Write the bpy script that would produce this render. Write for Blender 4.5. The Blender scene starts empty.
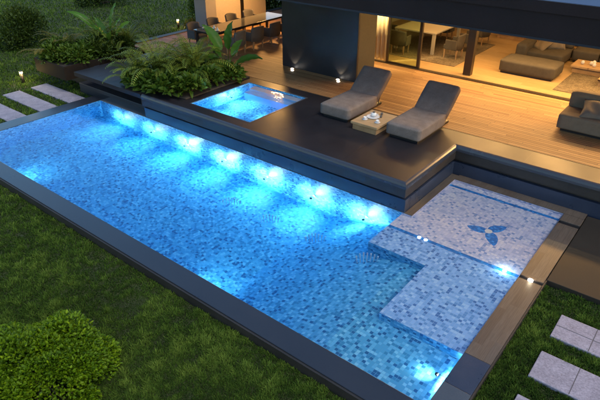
import bpy, bmesh, math, random
import numpy as np
from mathutils import Vector, Matrix
R = math.radians
sc = bpy.context.scene
col = sc.collection
random.seed(7); rng = np.random.default_rng(7)

# ------------------------------------------------------------------ camera, world, light, exposure
CAM = (15.42, -4.80, 6.0); YAW = 0.6750; PITCH = 0.5293
cd = bpy.data.cameras.new('camera'); cam = bpy.data.objects.new('camera', cd); col.objects.link(cam)
cd.sensor_width = 36; cd.lens = 538.86 / 600 * 36; cd.clip_end = 500; cd.clip_start = .1
fwd = Vector((-math.sin(YAW)*math.cos(PITCH), math.cos(YAW)*math.cos(PITCH), -math.sin(PITCH)))
cam.location = CAM; cam.rotation_euler = fwd.to_track_quat('-Z', 'Y').to_euler()
sc.camera = cam
w = bpy.data.worlds.new('World'); sc.world = w; w.use_nodes = True
wn = w.node_tree; bg = wn.nodes['Background']
sky = wn.nodes.new('ShaderNodeTexSky'); sky.sky_type = 'NISHITA'; sky.sun_disc = False
sky.sun_elevation = R(7.5); sky.sun_rotation = R(100); sky.air_density = 1.0; sky.dust_density = .6; sky.ozone_density = 3.0
wn.links.new(sky.outputs[0], bg.inputs[0]); bg.inputs[1].default_value = 0.15
sl = bpy.data.lights.new('dusk_sun', 'SUN'); sl.energy = 0.75; sl.angle = R(25); sl.color = (1.0, .93, .80)
so = bpy.data.objects.new('dusk_sun', sl); col.objects.link(so)
so.rotation_euler = (0, R(28), R(-10))
vs = sc.view_settings; vs.view_transform = 'Standard'; vs.look = 'None'; vs.exposure = 1.55; vs.gamma = 1; vs.use_curve_mapping = False
cy = sc.cycles
cy.use_denoising = True; cy.max_bounces = 10; cy.transmission_bounces = 8; cy.glossy_bounces = 4; cy.diffuse_bounces = 4
cy.transparent_max_bounces = 12; cy.sample_clamp_indirect = 6; cy.caustics_refractive = True; cy.caustics_reflective = False

# ------------------------------------------------------------------ key sizes (metres; pool water is z = 0)
L, W = 13.72, 4.15            # pool
H = 0.725                     # terrace top
G = -0.20                     # lawn
NX, NY = 11.26, 6.24          # wet shelf nook
PF = 4.09                     # terrace front edge
DE = 7.31                     # where the wooden deck starts
SILL = 11.3

# ------------------------------------------------------------------ materials
def mat(name, color, rough=.6, metal=0., spec=.5, **kw):
    m = bpy.data.materials.new(name); m.use_nodes = True
    p = m.node_tree.nodes['Principled BSDF']
    p.inputs['Base Color'].default_value = (*color, 1); p.inputs['Roughness'].default_value = rough
    p.inputs['Metallic'].default_value = metal; p.inputs['Specular IOR Level'].default_value = spec
    for k, v in kw.items(): p.inputs[k].default_value = v
    return m
class NT:
    def __init__(s, m): s.m = m; s.t = m.node_tree; s.p = s.t.nodes['Principled BSDF']
    def n(s, ty, **kw):
        nd = s.t.nodes.new(ty)
        for k, v in kw.items():
            if k.startswith('i_'): nd.inputs[k[2:].replace('_', ' ')].default_value = v
            else: setattr(nd, k, v)
        return nd
    def l(s, a, b): s.t.links.new(a, b)
    def coord(s, kind='Object'): return s.n('ShaderNodeTexCoord').outputs[kind]
    def mapping(s, vec, scale=(1,1,1), loc=(0,0,0), rot=(0,0,0)):
        mp = s.n('ShaderNodeMapping'); mp.inputs['Scale'].default_value = scale; mp.inputs['Location'].default_value = loc; mp.inputs['Rotation'].default_value = rot
        s.l(vec, mp.inputs[0]); return mp.outputs[0]
    def noise(s, vec, scale, detail=3, rough=.55):
        q = s.n('ShaderNodeTexNoise'); q.inputs['Scale'].default_value = scale; q.inputs['Detail'].default_value = detail; q.inputs['Roughness'].default_value = rough
        s.l(vec, q.inputs['Vector']); return q.outputs['Fac']
    def ramp(s, fac, stops, interp='LINEAR'):
        r = s.n('ShaderNodeValToRGB'); cr = r.color_ramp; cr.interpolation = interp
        while len(cr.elements) < len(stops): cr.elements.new(.5)
        for e, (p, c) in zip(cr.elements, stops): e.position = p; e.color = (*c, 1)
        s.l(fac, r.inputs[0]); return r.outputs[0]
    def math(s, op, a, b=None, clamp=False):
        q = s.n('ShaderNodeMath', operation=op, use_clamp=clamp)
        for i, v in enumerate((a, b)):
            if v is None: continue
            if isinstance(v, (int, float)): q.inputs[i].default_value = v
            else: s.l(v, q.inputs[i])
        return q.outputs[0]
    def mix(s, fac, a, b, blend='MIX'):
        q = s.n('ShaderNodeMix', data_type='RGBA', blend_type=blend)
        if isinstance(fac, (int, float)): q.inputs[0].default_value = fac
        else: s.l(fac, q.inputs[0])
        for i, v in ((6, a), (7, b)):
            if isinstance(v, tuple): q.inputs[i].default_value = (*v, 1)
            else: s.l(v, q.inputs[i])
        return q.outputs[2]
    def bump(s, h, strength=.3, dist=.01):
        b = s.n('ShaderNodeBump'); b.inputs['Strength'].default_value = strength; b.inputs['Distance'].default_value = dist
        s.l(h, b.inputs['Height']); s.l(b.outputs[0], s.p.inputs['Normal'])

def speckled(name, c1, c2, rough, scale=60, big=1.2, bump=.1, spec=.5):
    m = mat(name, c1, rough, spec=spec); t = NT(m); v = t.coord()
    a = t.noise(v, scale, 4, .7); b = t.noise(v, big, 4, .6)
    f = t.math('ADD', t.math('MULTIPLY', a, .6), t.math('MULTIPLY', b, .4))
    t.l(t.ramp(f, [(.36, c1), (.64, c2)]), t.p.inputs['Base Color'])
    t.l(t.math('ADD', t.math('MULTIPLY', b, .22), rough - .11), t.p.inputs['Roughness'])
    t.bump(a, bump, .004); return m

def mosaic(name, stops, size=.062, grout=(.30, .42, .50)):
    m = mat(name, (.5, .7, .8), .5, spec=.2); t = NT(m); uv = t.coord('UV')
    sc_ = t.n('ShaderNodeVectorMath', operation='SCALE'); t.l(uv, sc_.inputs[0]); sc_.inputs['Scale'].default_value = 1 / size
    fl = t.n('ShaderNodeVectorMath', operation='FLOOR'); t.l(sc_.outputs[0], fl.inputs[0])
    fr = t.n('ShaderNodeVectorMath', operation='FRACTION'); t.l(sc_.outputs[0], fr.inputs[0])
    wn_ = t.n('ShaderNodeTexWhiteNoise', noise_dimensions='2D'); t.l(fl.outputs[0], wn_.inputs['Vector'])
    c = t.ramp(wn_.outputs['Value'], stops, 'CONSTANT')
    sp = t.n('ShaderNodeSeparateXYZ'); t.l(fr.outputs[0], sp.inputs[0])
    def edge(o): return t.math('GREATER_THAN', t.math('ABSOLUTE', t.math('SUBTRACT', o, .5)), .455)
    g = t.math('MAXIMUM', edge(sp.outputs[0]), edge(sp.outputs[1]))
    t.l(t.mix(g, c, grout), t.p.inputs['Base Color'])
    return m

def planks(name, cols, width=.13, length=2.4, rough=.45, along='X', gap=.035, gapcol=(.03, .015, .008), bump=.35):
    m = mat(name, cols[0], rough); t = NT(m); v = t.coord()
    if along == 'Y': v = t.mapping(v, rot=(0, 0, R(90)))
    sp = t.n('ShaderNodeSeparateXYZ'); t.l(v, sp.inputs[0])
    y = t.math('DIVIDE', sp.outputs[1], width); row = t.math('FLOOR', y); fy = t.math('FRACT', y)
    off = t.n('ShaderNodeTexWhiteNoise', noise_dimensions='1D'); t.l(row, off.inputs['W'])
    x = t.math('ADD', t.math('DIVIDE', sp.outputs[0], length), t.math('MULTIPLY', off.outputs['Value'], 7.3))
    cx = t.math('FLOOR', x); fx = t.math('FRACT', x)
    cmb = t.n('ShaderNodeCombineXYZ'); t.l(cx, cmb.inputs[0]); t.l(row, cmb.inputs[1])
    wn_ = t.n('ShaderNodeTexWhiteNoise', noise_dimensions='2D'); t.l(cmb.outputs[0], wn_.inputs['Vector'])
    n = len(cols); base = t.ramp(wn_.outputs['Value'], [(i / max(1, n - 1), c) for i, c in enumerate(cols)])
    ofs = t.n('ShaderNodeVectorMath', operation='ADD'); t.l(v, ofs.inputs[0]); t.l(wn_.outputs['Color'], ofs.inputs[1])
    gr = t.noise(t.mapping(ofs.outputs[0], (1.2, 24, 1)), 3.0, 5, .6)
    c = t.mix(1.0, base, t.ramp(gr, [(.3, (.68, .64, .6)), (.65, (1.12, 1.1, 1.06))]), 'MULTIPLY')
    knot = t.noise(t.mapping(ofs.outputs[0], (3, 9, 1)), 1.0, 2)
    c = t.mix(t.ramp(knot, [(.70, (0, 0, 0)), (.78, (1, 1, 1))]), c, (.12, .05, .02))
    ey = t.math('GREATER_THAN', t.math('ABSOLUTE', t.math('SUBTRACT', fy, .5)), .5 - gap)
    ex = t.math('GREATER_THAN', t.math('ABSOLUTE', t.math('SUBTRACT', fx, .5)), .4985)
    e = t.math('MAXIMUM', ey, ex)
    t.l(t.mix(e, c, gapcol), t.p.inputs['Base Color'])
    t.bump(t.math('SUBTRACT', t.math('MULTIPLY', gr, .25), e), bump, .006)
    return m

def fabric(name, c, c2, scale=130):
    m = mat(name, c, .9, spec=.2); t = NT(m); v = t.coord()
    a = t.noise(v, scale, 2, .7); b = t.noise(v, 5, 3)
    t.l(t.ramp(t.math('ADD', t.math('MULTIPLY', a, .7), t.math('MULTIPLY', b, .3)), [(.35, c), (.65, c2)]), t.p.inputs['Base Color'])
    t.bump(t.math('ADD', a, t.math('MULTIPLY', b, 3.0)), .35, .006); return m

def leafmat(name, c1, c2, c3, rough=.45, scale=3.0, trans=.25):
    m = mat(name, c1, rough, spec=.18); t = NT(m)
    at = t.n('ShaderNodeAttribute', attribute_name='shade')
    c = t.ramp(at.outputs['Fac'], [(0, c1), (.55, c2), (1, c3)])
    t.l(c, t.p.inputs['Base Color'])
    tr = t.n('ShaderNodeBsdfTranslucent'); t.l(c, tr.inputs['Color'])
    mx = t.n('ShaderNodeMixShader'); mx.inputs[0].default_value = trans
    out = t.t.nodes['Material Output']; t.l(t.p.outputs[0], mx.inputs[1]); t.l(tr.outputs[0], mx.inputs[2]); t.l(mx.outputs[0], out.inputs['Surface'])
    return m
def emis(name, c, s):
    return mat(name, c, .4, **{'Emission Color': (*c, 1), 'Emission Strength': s})

M = {}
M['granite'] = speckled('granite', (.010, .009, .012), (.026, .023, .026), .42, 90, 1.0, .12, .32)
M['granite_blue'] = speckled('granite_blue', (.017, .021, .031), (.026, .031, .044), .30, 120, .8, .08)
M['granite_lip'] = speckled('granite_lip', (.030, .034, .046), (.048, .052, .066), .24, 120, .8, .05)  # lighter slate blue puts the sky's reflection into the granite lip's colour
M['granite_step'] = speckled('granite_step', (.022, .026, .036), (.036, .040, .052), .42, 90, 1.0, .1)
M['granite_grey'] = speckled('granite_grey', (.10, .11, .12), (.15, .16, .17), .4, 90, 2, .1)
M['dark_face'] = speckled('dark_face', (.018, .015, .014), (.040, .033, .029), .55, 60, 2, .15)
M['brown_slab'] = speckled('brown_slab', (.022, .018, .015), (.034, .028, .022), .6, 120, 1.2, .12, .2)
M['cop_stone'] = planks('cop_stone', [(.078, .058, .046), (.105, .082, .066), (.09, .074, .064)], .136, 1.0, .45, 'Y', .02, (.06, .045, .035), .25)
M['navy_tile'] = speckled('navy_tile', (.020, .030, .055), (.035, .045, .075), .3, 60, 2, .08)
M['slate_tile'] = speckled('slate_tile', (.045, .056, .075), (.065, .080, .098), .35, 60, 2, .08)
BL = [(0, (.025, .14, .33)), (.10, (.06, .29, .53)), (.32, (.115, .43, .69)), (.62, (.185, .54, .78)), (.88, (.30, .66, .85))]
M['mosaic'] = mosaic('mosaic', BL, .058, (.16, .42, .66))
M['mosaic_small'] = mosaic('mosaic_small', BL, .05, (.16, .42, .66))
SH = [(0, (.24, .32, .58)), (.10, (.44, .46, .66)), (.30, (.58, .56, .73)), (.62, (.67, .63, .76)), (.88, (.75, .69, .77))]  # same tiles as the basin, lavender skylight put into their colours
M['mosaic_shelf'] = mosaic('mosaic_shelf', SH, .058, (.50, .50, .58))
M['mosaic_mid'] = mosaic('mosaic_mid', [(0, (.08, .20, .50)), (.12, (.16, .34, .68)), (.32, (.25, .46, .80)), (.62, (.33, .54, .86)), (.88, (.44, .64, .90))], .058, (.36, .52, .80))  # the tiles again for the lower shelf, blue pool light in their colours
M['mosaic_stripe'] = mosaic('mosaic_stripe', [(0, (.015, .15, .48)), (.4, (.03, .22, .62)), (.8, (.06, .32, .75))], .05, (.03, .2, .5))
M['deck'] = planks('deck', [(.27, .135, .048), (.43, .245, .10), (.33, .175, .065), (.50, .30, .13)], .105, 2.3, .62, gap=.07)
M['int_floor'] = planks('int_floor', [(.38, .26, .13), (.46, .33, .18), (.42, .295, .15)], .22, 3.0, .32, gap=.012, gapcol=(.25, .17, .09), bump=.1)
M['oak'] = planks('oak', [(.42, .28, .15), (.50, .34, .19)], .3, 2.0, .5, gap=.004, bump=.1)
M['oak_leg'] = planks('oak_leg', [(.33, .21, .11), (.38, .25, .14)], .3, 2.0, .5, gap=0, bump=.1)
M['wallblack'] = speckled('wallblack', (.009, .009, .012), (.017, .017, .022), .42, 70, 1.5, .12)
M['fascia'] = speckled('fascia', (.013, .008, .009), (.020, .013, .015), .6, 40, 1.5, .1, .25)
M['rooftop'] = speckled('rooftop', (.03, .05, .11), (.04, .065, .14), .6, 30, 1, .05)  # blue of the reflected sky put into the roof's base colour
M['soffit'] = planks('soffit', [(.30, .19, .10), (.36, .23, .13)], .15, 3, .5)
M['plaster'] = speckled('plaster', (.50, .43, .34), (.58, .50, .40), .8, 20, 1.0, .1)
M['colgrey'] = speckled('colgrey', (.27, .25, .25), (.34, .31, .30), .7, 40, 1.5, .1)
M['tancol'] = speckled('tancol', (.052, .044, .031), (.080, .068, .047), .7, 40, 1.5, .1)
M['steel'] = mat('steel', (.05, .045, .04), .35, .8)
M['black'] = mat('black', (.012, .012, .014), .35)
M['alu'] = mat('alu', (.09, .07, .05), .4, .7)
M['curtain'] = fabric('curtain', (.66, .57, .38), (.76, .66, .48), 300)
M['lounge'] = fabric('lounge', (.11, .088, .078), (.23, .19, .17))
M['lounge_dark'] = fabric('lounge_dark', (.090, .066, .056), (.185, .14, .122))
M['taupe'] = fabric('taupe', (.055, .048, .040), (.095, .084, .070))
M['taupe2'] = fabric('taupe2', (.14, .11, .08), (.21, .17, .125))
M['cushion'] = fabric('cushion', (.13, .11, .09), (.20, .17, .14))
M['chairfab'] = fabric('chairfab', (.075, .068, .068), (.12, .11, .105))
M['chairdark'] = fabric('chairdark', (.075, .07, .072), (.11, .10, .10))
M['rug'] = fabric('rug', (.07, .055, .038), (.20, .165, .12), 26)
M['white'] = mat('white', (.72, .70, .68), .35)
M['tabletop'] = mat('tabletop', (.42, .38, .30), .25)
M['glass_green'] = mat('glass_green', (.62, .80, .55), .03, spec=.5, **{'Transmission Weight': 1.0, 'IOR': 1.45})
M['paver'] = speckled('paver', (.17, .15, .185), (.37, .33, .39), .8, 34, 5.0, .4)
M['joint'] = mat('joint', (.10, .09, .10), .9)
M['soil'] = speckled('soil', (.02, .015, .01), (.05, .038, .025), .95, 40, 3, .5)
M['ground'] = speckled('ground', (.020, .026, .006), (.05, .065, .014), .95, 30, 1.5, .5)
M['corten'] = speckled('corten', (.012, .009, .007), (.026, .018, .013), .7, 60, 2, .2, .1)
M['bark'] = speckled('bark', (.05, .035, .02), (.10, .07, .045), .9, 30, 4, .5)
M['lamp_on'] = emis('lamp_on', (1.0, .80, .50), 5)
M['spot_on'] = emis('spot_on', (1.0, .93, .82), 5)
M['pool_on'] = emis('pool_on', (.75, .95, 1.0), 25)
M['ceil_on'] = emis('ceil_on', (1.0, .78, .48), 4)
M['grass'] = leafmat('grass', (.018, .042, .006), (.066, .125, .014), (.16, .235, .035), .9, trans=.2)
M['leaf'] = leafmat('leaf', (.022, .048, .006), (.055, .105, .011), (.12, .18, .022))
M['leaf_bright'] = leafmat('leaf_bright', (.035, .080, .003), (.100, .185, .004), (.21, .31, .008), .5)
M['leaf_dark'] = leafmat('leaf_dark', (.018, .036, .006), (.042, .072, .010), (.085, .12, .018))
M['leaf_fern'] = leafmat('leaf_fern', (.065, .095, .012), (.12, .165, .020), (.20, .24, .035))
M['leaf_gold'] = leafmat('leaf_gold', (.085, .075, .012), (.15, .125, .018), (.24, .19, .03))
M['leaf_big'] = leafmat('leaf_big', (.030, .085, .012), (.055, .14, .018), (.085, .19, .025), .3)
# water: refracting surface with a faint ripple and blue absorption in its volume
def watermat(name, dens):
    m = mat(name, (1, 1, 1), 0.0, **{'Transmission Weight': 1.0, 'IOR': 1.333}); t = NT(m)
    n = t.noise(t.mapping(t.coord(), (1, 1, 1)), 5.0, 3); t.bump(n, .26, .02)
    va = t.n('ShaderNodeVolumeAbsorption'); va.inputs['Color'].default_value = (.12, .80, 1.0, 1); va.inputs['Density'].default_value = dens
    t.l(va.outputs[0], t.t.nodes['Material Output'].inputs['Volume']); return m
M['water'] = watermat('water', .46)

# ------------------------------------------------------------------ helpers
def link(name, me, m=None, parent=None, smooth=False):
    o = bpy.data.objects.new(name, me); col.objects.link(o)
    if m: me.materials.append(M[m] if isinstance(m, str) else m)
    if parent: o.parent = parent
    if smooth: me.polygons.foreach_set('use_smooth', [True] * len(me.polygons))
    return o
def tag(o, label=None, cat=None, group=None, kind=None):
    if label: o['label'] = label
    if cat: o['category'] = cat
    if group: o['group'] = group
    if kind: o['kind'] = kind
    return o
def thing(name, label, cat, loc=(0, 0, 0), rz=0, group=None):
    o = bpy.data.objects.new(name, None); col.objects.link(o); o.empty_display_size = .1
    o.location = loc; o.rotation_euler.z = rz; return tag(o, label, cat, group)
class B:
    """collects primitives into one mesh; UVs in metres for mosaic"""
    def __init__(s): s.bm = bmesh.new(); s.uv = s.bm.loops.layers.uv.new('uv')
    def quad(s, pts, uvs=None):
        vs_ = [s.bm.verts.new(p) for p in pts]; f = s.bm.faces.new(vs_)
        n = (Vector(pts[1]) - Vector(pts[0])).cross(Vector(pts[2]) - Vector(pts[0]))
        ax = max(range(3), key=lambda i: abs(n[i])); ii = [i for i in range(3) if i != ax]
        for lp, p in zip(f.loops, pts): lp[s.uv].uv = (p[ii[0]], p[ii[1]])
        return f
    def box(s, x0, x1, y0, y1, z0, z1, bev=0, seg=2):
        r = bmesh.ops.create_cube(s.bm, size=1, matrix=Matrix.Translation(((x0+x1)/2, (y0+y1)/2, (z0+z1)/2)) @ Matrix.Diagonal((x1-x0, y1-y0, z1-z0, 1)))
        if bev: s.bevel(r['verts'], bev, seg)
        return s
    def bevel(s, verts, bev, seg):
        vs_ = set(verts); es = [e for e in s.bm.edges if e.verts[0] in vs_ and e.verts[1] in vs_]
        bmesh.ops.bevel(s.bm, geom=es, offset=bev, segments=seg, affect='EDGES', profile=.5)
    def cyl(s, p, q, r1, r2=None, n=16, caps=True):
        p, q = Vector(p), Vector(q); d = q - p; r2 = r1 if r2 is None else r2
        mt = Matrix.Translation((p+q)/2) @ d.to_track_quat('Z', 'Y').to_matrix().to_4x4()
        bmesh.ops.create_cone(s.bm, cap_ends=caps, segments=n, radius1=r1, radius2=r2, depth=d.length, matrix=mt); return s
    def lathe(s, prof, n=20, c=(0, 0), open0=False):
        rings = []
        for r, z in prof: rings.append([s.bm.verts.new((c[0] + r*math.cos(2*math.pi*i/n), c[1] + r*math.sin(2*math.pi*i/n), z)) for i in range(n)])
        for a, b in zip(rings, rings[1:]):
            for i in range(n): s.bm.faces.new((a[i], a[(i+1) % n], b[(i+1) % n], b[i]))
        s.bm.faces.new(rings[-1])
        if not open0: s.bm.faces.new(rings[0][::-1])
        return s
    def prism(s, outline, z0, z1):
        a = [s.bm.verts.new((x, y, z0)) for x, y in outline]; b = [s.bm.verts.new((x, y, z1)) for x, y in outline]
        s.bm.faces.new(a[::-1]); s.bm.faces.new(b); n = len(a)
        for i in range(n): s.bm.faces.new((a[i], a[(i+1) % n], b[(i+1) % n], b[i]))
        return s
    def xf(s, m): bmesh.ops.transform(s.bm, matrix=m, verts=s.bm.verts[:]); return s
    def done(s, name, m, parent=None, smooth=False, recalc=True):
        if recalc: bmesh.ops.recalc_face_normals(s.bm, faces=s.bm.faces[:])
        me = bpy.data.meshes.new(name); s.bm.to_mesh(me); s.bm.free()
        return link(name, me, m, parent, smooth)
def box(name, m, parent, x0, x1, y0, y1, z0, z1, bev=0, seg=2):
    return B().box(x0, x1, y0, y1, z0, z1, bev, seg).done(name, m, parent)
def soft(name, m, parent, x0, x1, y0, y1, z0, z1, puff=.03, bev=.05, mtx=None, seam=0):
    """an upholstered block: gridded box, rounded edges, slightly swollen and uneven"""
    b = B(); bm = b.bm; dx, dy, dz = x1-x0, y1-y0, z1-z0
    r = bmesh.ops.create_cube(bm, size=1); nx = 7
    bmesh.ops.subdivide_edges(bm, edges=bm.edges[:], cuts=9, use_grid_fill=True)
    off = random.random() * 50
    hb = Vector((dx/2, dy/2, dz/2)); rr = min(bev, dx/2.2, dy/2.2, dz/2.2)
    for v in bm.verts:
        n = Vector((v.co.x*2, v.co.y*2, v.co.z*2))
        # push grid lines toward edges so the rounding is crisp
        q = Vector([math.copysign(abs(c)**.75, c) for c in n])
        p = Vector((q.x*hb.x, q.y*hb.y, q.z*hb.z))
        inner = Vector([max(-(h-rr), min(h-rr, c)) for c, h in zip(p, hb)])
        d = p - inner
        if d.length > 1e-6: p = inner + d.normalized() * rr if d.length > rr else p
        fx, fy, fz = 1-q.x**2, 1-q.y**2, 1-q.z**2
        pf = puff * (1 + .25*math.sin(off + 7*q.x + 5*q.y))
        if abs(q.z) > .93: p.z += math.copysign(pf*fx**.5*fy**.5 if fx > 0 and fy > 0 else 0, q.z)
        if abs(q.x) > .93: p.x += math.copysign(pf*.6*max(fy, 0)**.5*max(fz, 0)**.5, q.x)
        if abs(q.y) > .93: p.y += math.copysign(pf*.6*max(fx, 0)**.5*max(fz, 0)**.5, q.y)
        v.co = p + Vector(((x0+x1)/2, (y0+y1)/2, (z0+z1)/2))
    if mtx is not None: b.xf(mtx)
    return b.done(name, m, parent, True)
def pillow(name, m, parent, mtx, w=.5, h=.42, t=.16):
    b = B(); n = 14; top = {}; bot = {}
    for i in range(n+1):
        for j in range(n+1):
            u, v = 2*i/n-1, 2*j/n-1
            e = max(0, (1-u**4)*(1-v**4))**.5
            k = 1 - .10*(u*u*(1-abs(v))+v*v*(1-abs(u)))
            z = t/2*e*(1+.18*math.sin(5*u+3*v)) ; x, y = u*w/2*k, v*h/2*k
            top[i, j] = b.bm.verts.new((x, y, z+.004)); bot[i, j] = b.bm.verts.new((x, y, -z-.004))
    for i in range(n):
        for j in range(n):
            b.bm.faces.new((top[i, j], top[i+1, j], top[i+1, j+1], top[i, j+1])); b.bm.faces.new((bot[i, j], bot[i, j+1], bot[i+1, j+1], bot[i+1, j]))
    for k in range(n):
        for a, c in (((k, 0), (k+1, 0)), ((k+1, n), (k, n)), ((0, k+1), (0, k)), ((n, k), (n, k+1))):
            b.bm.faces.new((bot[a], bot[c], top[c], top[a]))
    b.xf(mtx); return b.done(name, m, parent, True)
def dup(root, loc, rz, label=None):
    r = root.copy(); col.objects.link(r); r.location = loc; r.rotation_euler.z = rz
    if label: r['label'] = label
    for ch in list(root.children):
        c = ch.copy(); col.objects.link(c); c.parent = r
        for g in ch.children:
            d = g.copy(); col.objects.link(d); d.parent = c
    return r
def lamp(kind, name, loc, energy, color, parent=None, size=.1, sy=None, target=None, cone=None, blend=.6):
    l = bpy.data.lights.new(name, kind); l.energy = energy; l.color = color
    if kind == 'AREA':
        l.size = size
        if sy: l.shape = 'RECTANGLE'; l.size_y = sy
    else: l.shadow_soft_size = size
    if kind == 'SPOT': l.spot_size = cone; l.spot_blend = blend
    o = bpy.data.objects.new(name, l); col.objects.link(o); o.location = loc
    if target is not None: o.rotation_euler = (Vector(target) - Vector(loc)).to_track_quat('-Z', 'Y').to_euler()
    if parent: o.parent = parent
    return o
def rawmesh(name, verts, faces, m, parent=None, shade=None, smooth=False):
    """verts (N,3); faces (F,k) all the same size; shade (F,) stored per face"""
    verts = np.asarray(verts, np.float32); faces = np.asarray(faces, np.int32); F, k = faces.shape
    me = bpy.data.meshes.new(name); me.vertices.add(len(verts)); me.vertices.foreach_set('co', verts.ravel())
    me.loops.add(F*k); me.loops.foreach_set('vertex_index', faces.ravel())
    me.polygons.add(F); me.polygons.foreach_set('loop_start', np.arange(0, F*k, k, dtype=np.int32)); me.polygons.foreach_set('loop_total', np.full(F, k, np.int32))
    if shade is not None:
        a = me.attributes.new('shade', 'FLOAT', 'FACE'); a.data.foreach_set('value', np.asarray(shade, np.float32))
    me.update(calc_edges=True)
    return link(name, me, m, parent, smooth)

# ------------------------------------------------------------------ leaves
def norm(a): return a / np.maximum(np.linalg.norm(a, axis=-1, keepdims=True), 1e-9)
def leaf_quads(P, D, N, ln, wd, fold=.25, droop=.25):
    """leaf of 4 quads: P base, D direction, N face normal"""
    D = norm(D); S = norm(np.cross(D, N)); N = norm(np.cross(S, D)); ln = ln[:, None]; wd = wd[:, None]
    base = P; a = P + D*ln*.35 ; b = P + D*ln*.72 - N*ln*droop*.4; tip = P + D*ln - N*ln*droop
    aL, aR = a + S*wd*.5 + N*wd*fold, a - S*wd*.5 + N*wd*fold
    bL, bR = b + S*wd*.38 + N*wd*fold*.6, b - S*wd*.38 + N*wd*fold*.6
    V = np.stack([base, a, b, tip, aL, aR, bL, bR], 1).reshape(-1, 3); n = len(P); o = np.arange(n)[:, None]*8
    T = np.array([[0, 4, 1, 1], [0, 1, 5, 5], [1, 4, 6, 2], [1, 2, 7, 5], [2, 6, 3, 3], [2, 3, 7, 7]])
    tris = [[0, 4, 1], [0, 1, 5], [1, 4, 6], [1, 6, 2], [1, 2, 7], [1, 7, 5], [2, 6, 3], [2, 3, 7]]
    F = (o[:, None, :] + np.array(tris)[None]).reshape(-1, 3)
    return V, F
def crown(name, label, cat, c, rad, n, ln, wd, m, group=None, lumps=14, trunk=True, up=.35, seed=0, squash=1.0, lr0=.34):
    g = np.random.default_rng(seed); t = thing(name, label, cat, (c[0], c[1], c[2]), 0, group)
    rx, ry, rz = rad
    # lumps spread over a dome
    q = norm(g.normal(size=(lumps, 3))); q[:, 2] = np.abs(q[:, 2])*1.0
    lc = q * np.array([rx, ry, rz]) * ((1-lr0)*.94 + .2*(g.random((lumps, 1))-.3)); lr = (lr0 + .22*g.random(lumps))
    k = g.integers(0, lumps, n); d = norm(g.normal(size=(n, 3))); d[:, 2] = np.where(d[:, 2] < -.3, -d[:, 2], d[:, 2])
    rr = (1 - .35*g.random(n)**1.5)
    P = lc[k] + d * (lr[k]*rr)[:, None] * np.array([rx, ry, rz]); P[:, 2] = np.abs(P[:, 2])*squash
    # filler inside
    D = norm(d + norm(P/np.array([rx, ry, rz]))*.7 + g.normal(size=(n, 3))*.55 + np.array([0, 0, up*.4]))
    N = norm(np.array([0, 0, 1.0])*.9 + d*.6 + g.normal(size=(n, 3))*.45)
    V, F = leaf_quads(P, D, N, ln*(.65+.7*g.random(n)), wd*(.7+.6*g.random(n)))
    sh = np.clip(g.normal(.5, .22, n) + (g.random(lumps)[k]-.5)*.35, 0, 1)
    rawmesh('foliage', V, F, m, t, np.repeat(sh, 8))
    if trunk:
        b = B()
        b.cyl((0, 0, -.05), (0, 0, rz*.45), .03+.02*rx, .02, 8)
        for i in range(9):
            e = lc[i % lumps]; b.cyl((0, 0, rz*.15), (e[0]*.8, e[1]*.8, max(.1, e[2]*.8)), .022, .008, 6)
        b.done('stem', 'bark', t)
    return t
def fern(name, label, c, m, fronds=16, ln=.9, seed=0, group=None, leaf=.11, spread=1.0):
    g = np.random.default_rng(seed); t = thing(name, label, 'fern', c, 0, group)
    PP, DD, NN, LL, WW, SS = [], [], [], [], [], []; b = B()
    for f in range(fronds):
        az = 2*math.pi*(f/fronds) + g.normal()*.2; l = ln*(.65+.5*g.random()); el = R(80 - 45*g.random()*spread)
        p = np.array([0, 0, .03]); prev = p; steps = 26; hx = np.array([math.cos(az), math.sin(az), 0]); side = np.array([-math.sin(az), math.cos(az), 0]); sh = g.random()
        for s in range(steps):
            u = s/steps; e = el - u*u*R(95)
            d = hx*math.cos(e) + np.array([0, 0, math.sin(e)]); p = p + d*l/steps
            if s > 4:
                for sg in (-1, 1):
                    PP.append(p.copy()); DD.append(side*sg + d*.75 - np.array([0, 0, .15])); NN.append(np.cross(d, side)*-1 if np.cross(d, side)[2] < 0 else np.cross(d, side))
                    LL.append(leaf*math.sin(math.pi*(.12+.86*u))**.6*(.85+.3*g.random())); WW.append(leaf*.16); SS.append(sh*.6+.4*g.random())
            if s % 5 == 4 or s == steps-1: b.cyl(prev, p, .006*(1-u)+.002, n=5, caps=False); prev = p
    V, F = leaf_quads(np.array(PP), np.array(DD), np.array(NN), np.array(LL), np.array(WW), .1, .2)
    rawmesh('fronds', V, F, m, t, np.repeat(np.array(SS), 8)); b.done('stem', 'leaf_dark', t)
    return t
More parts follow.
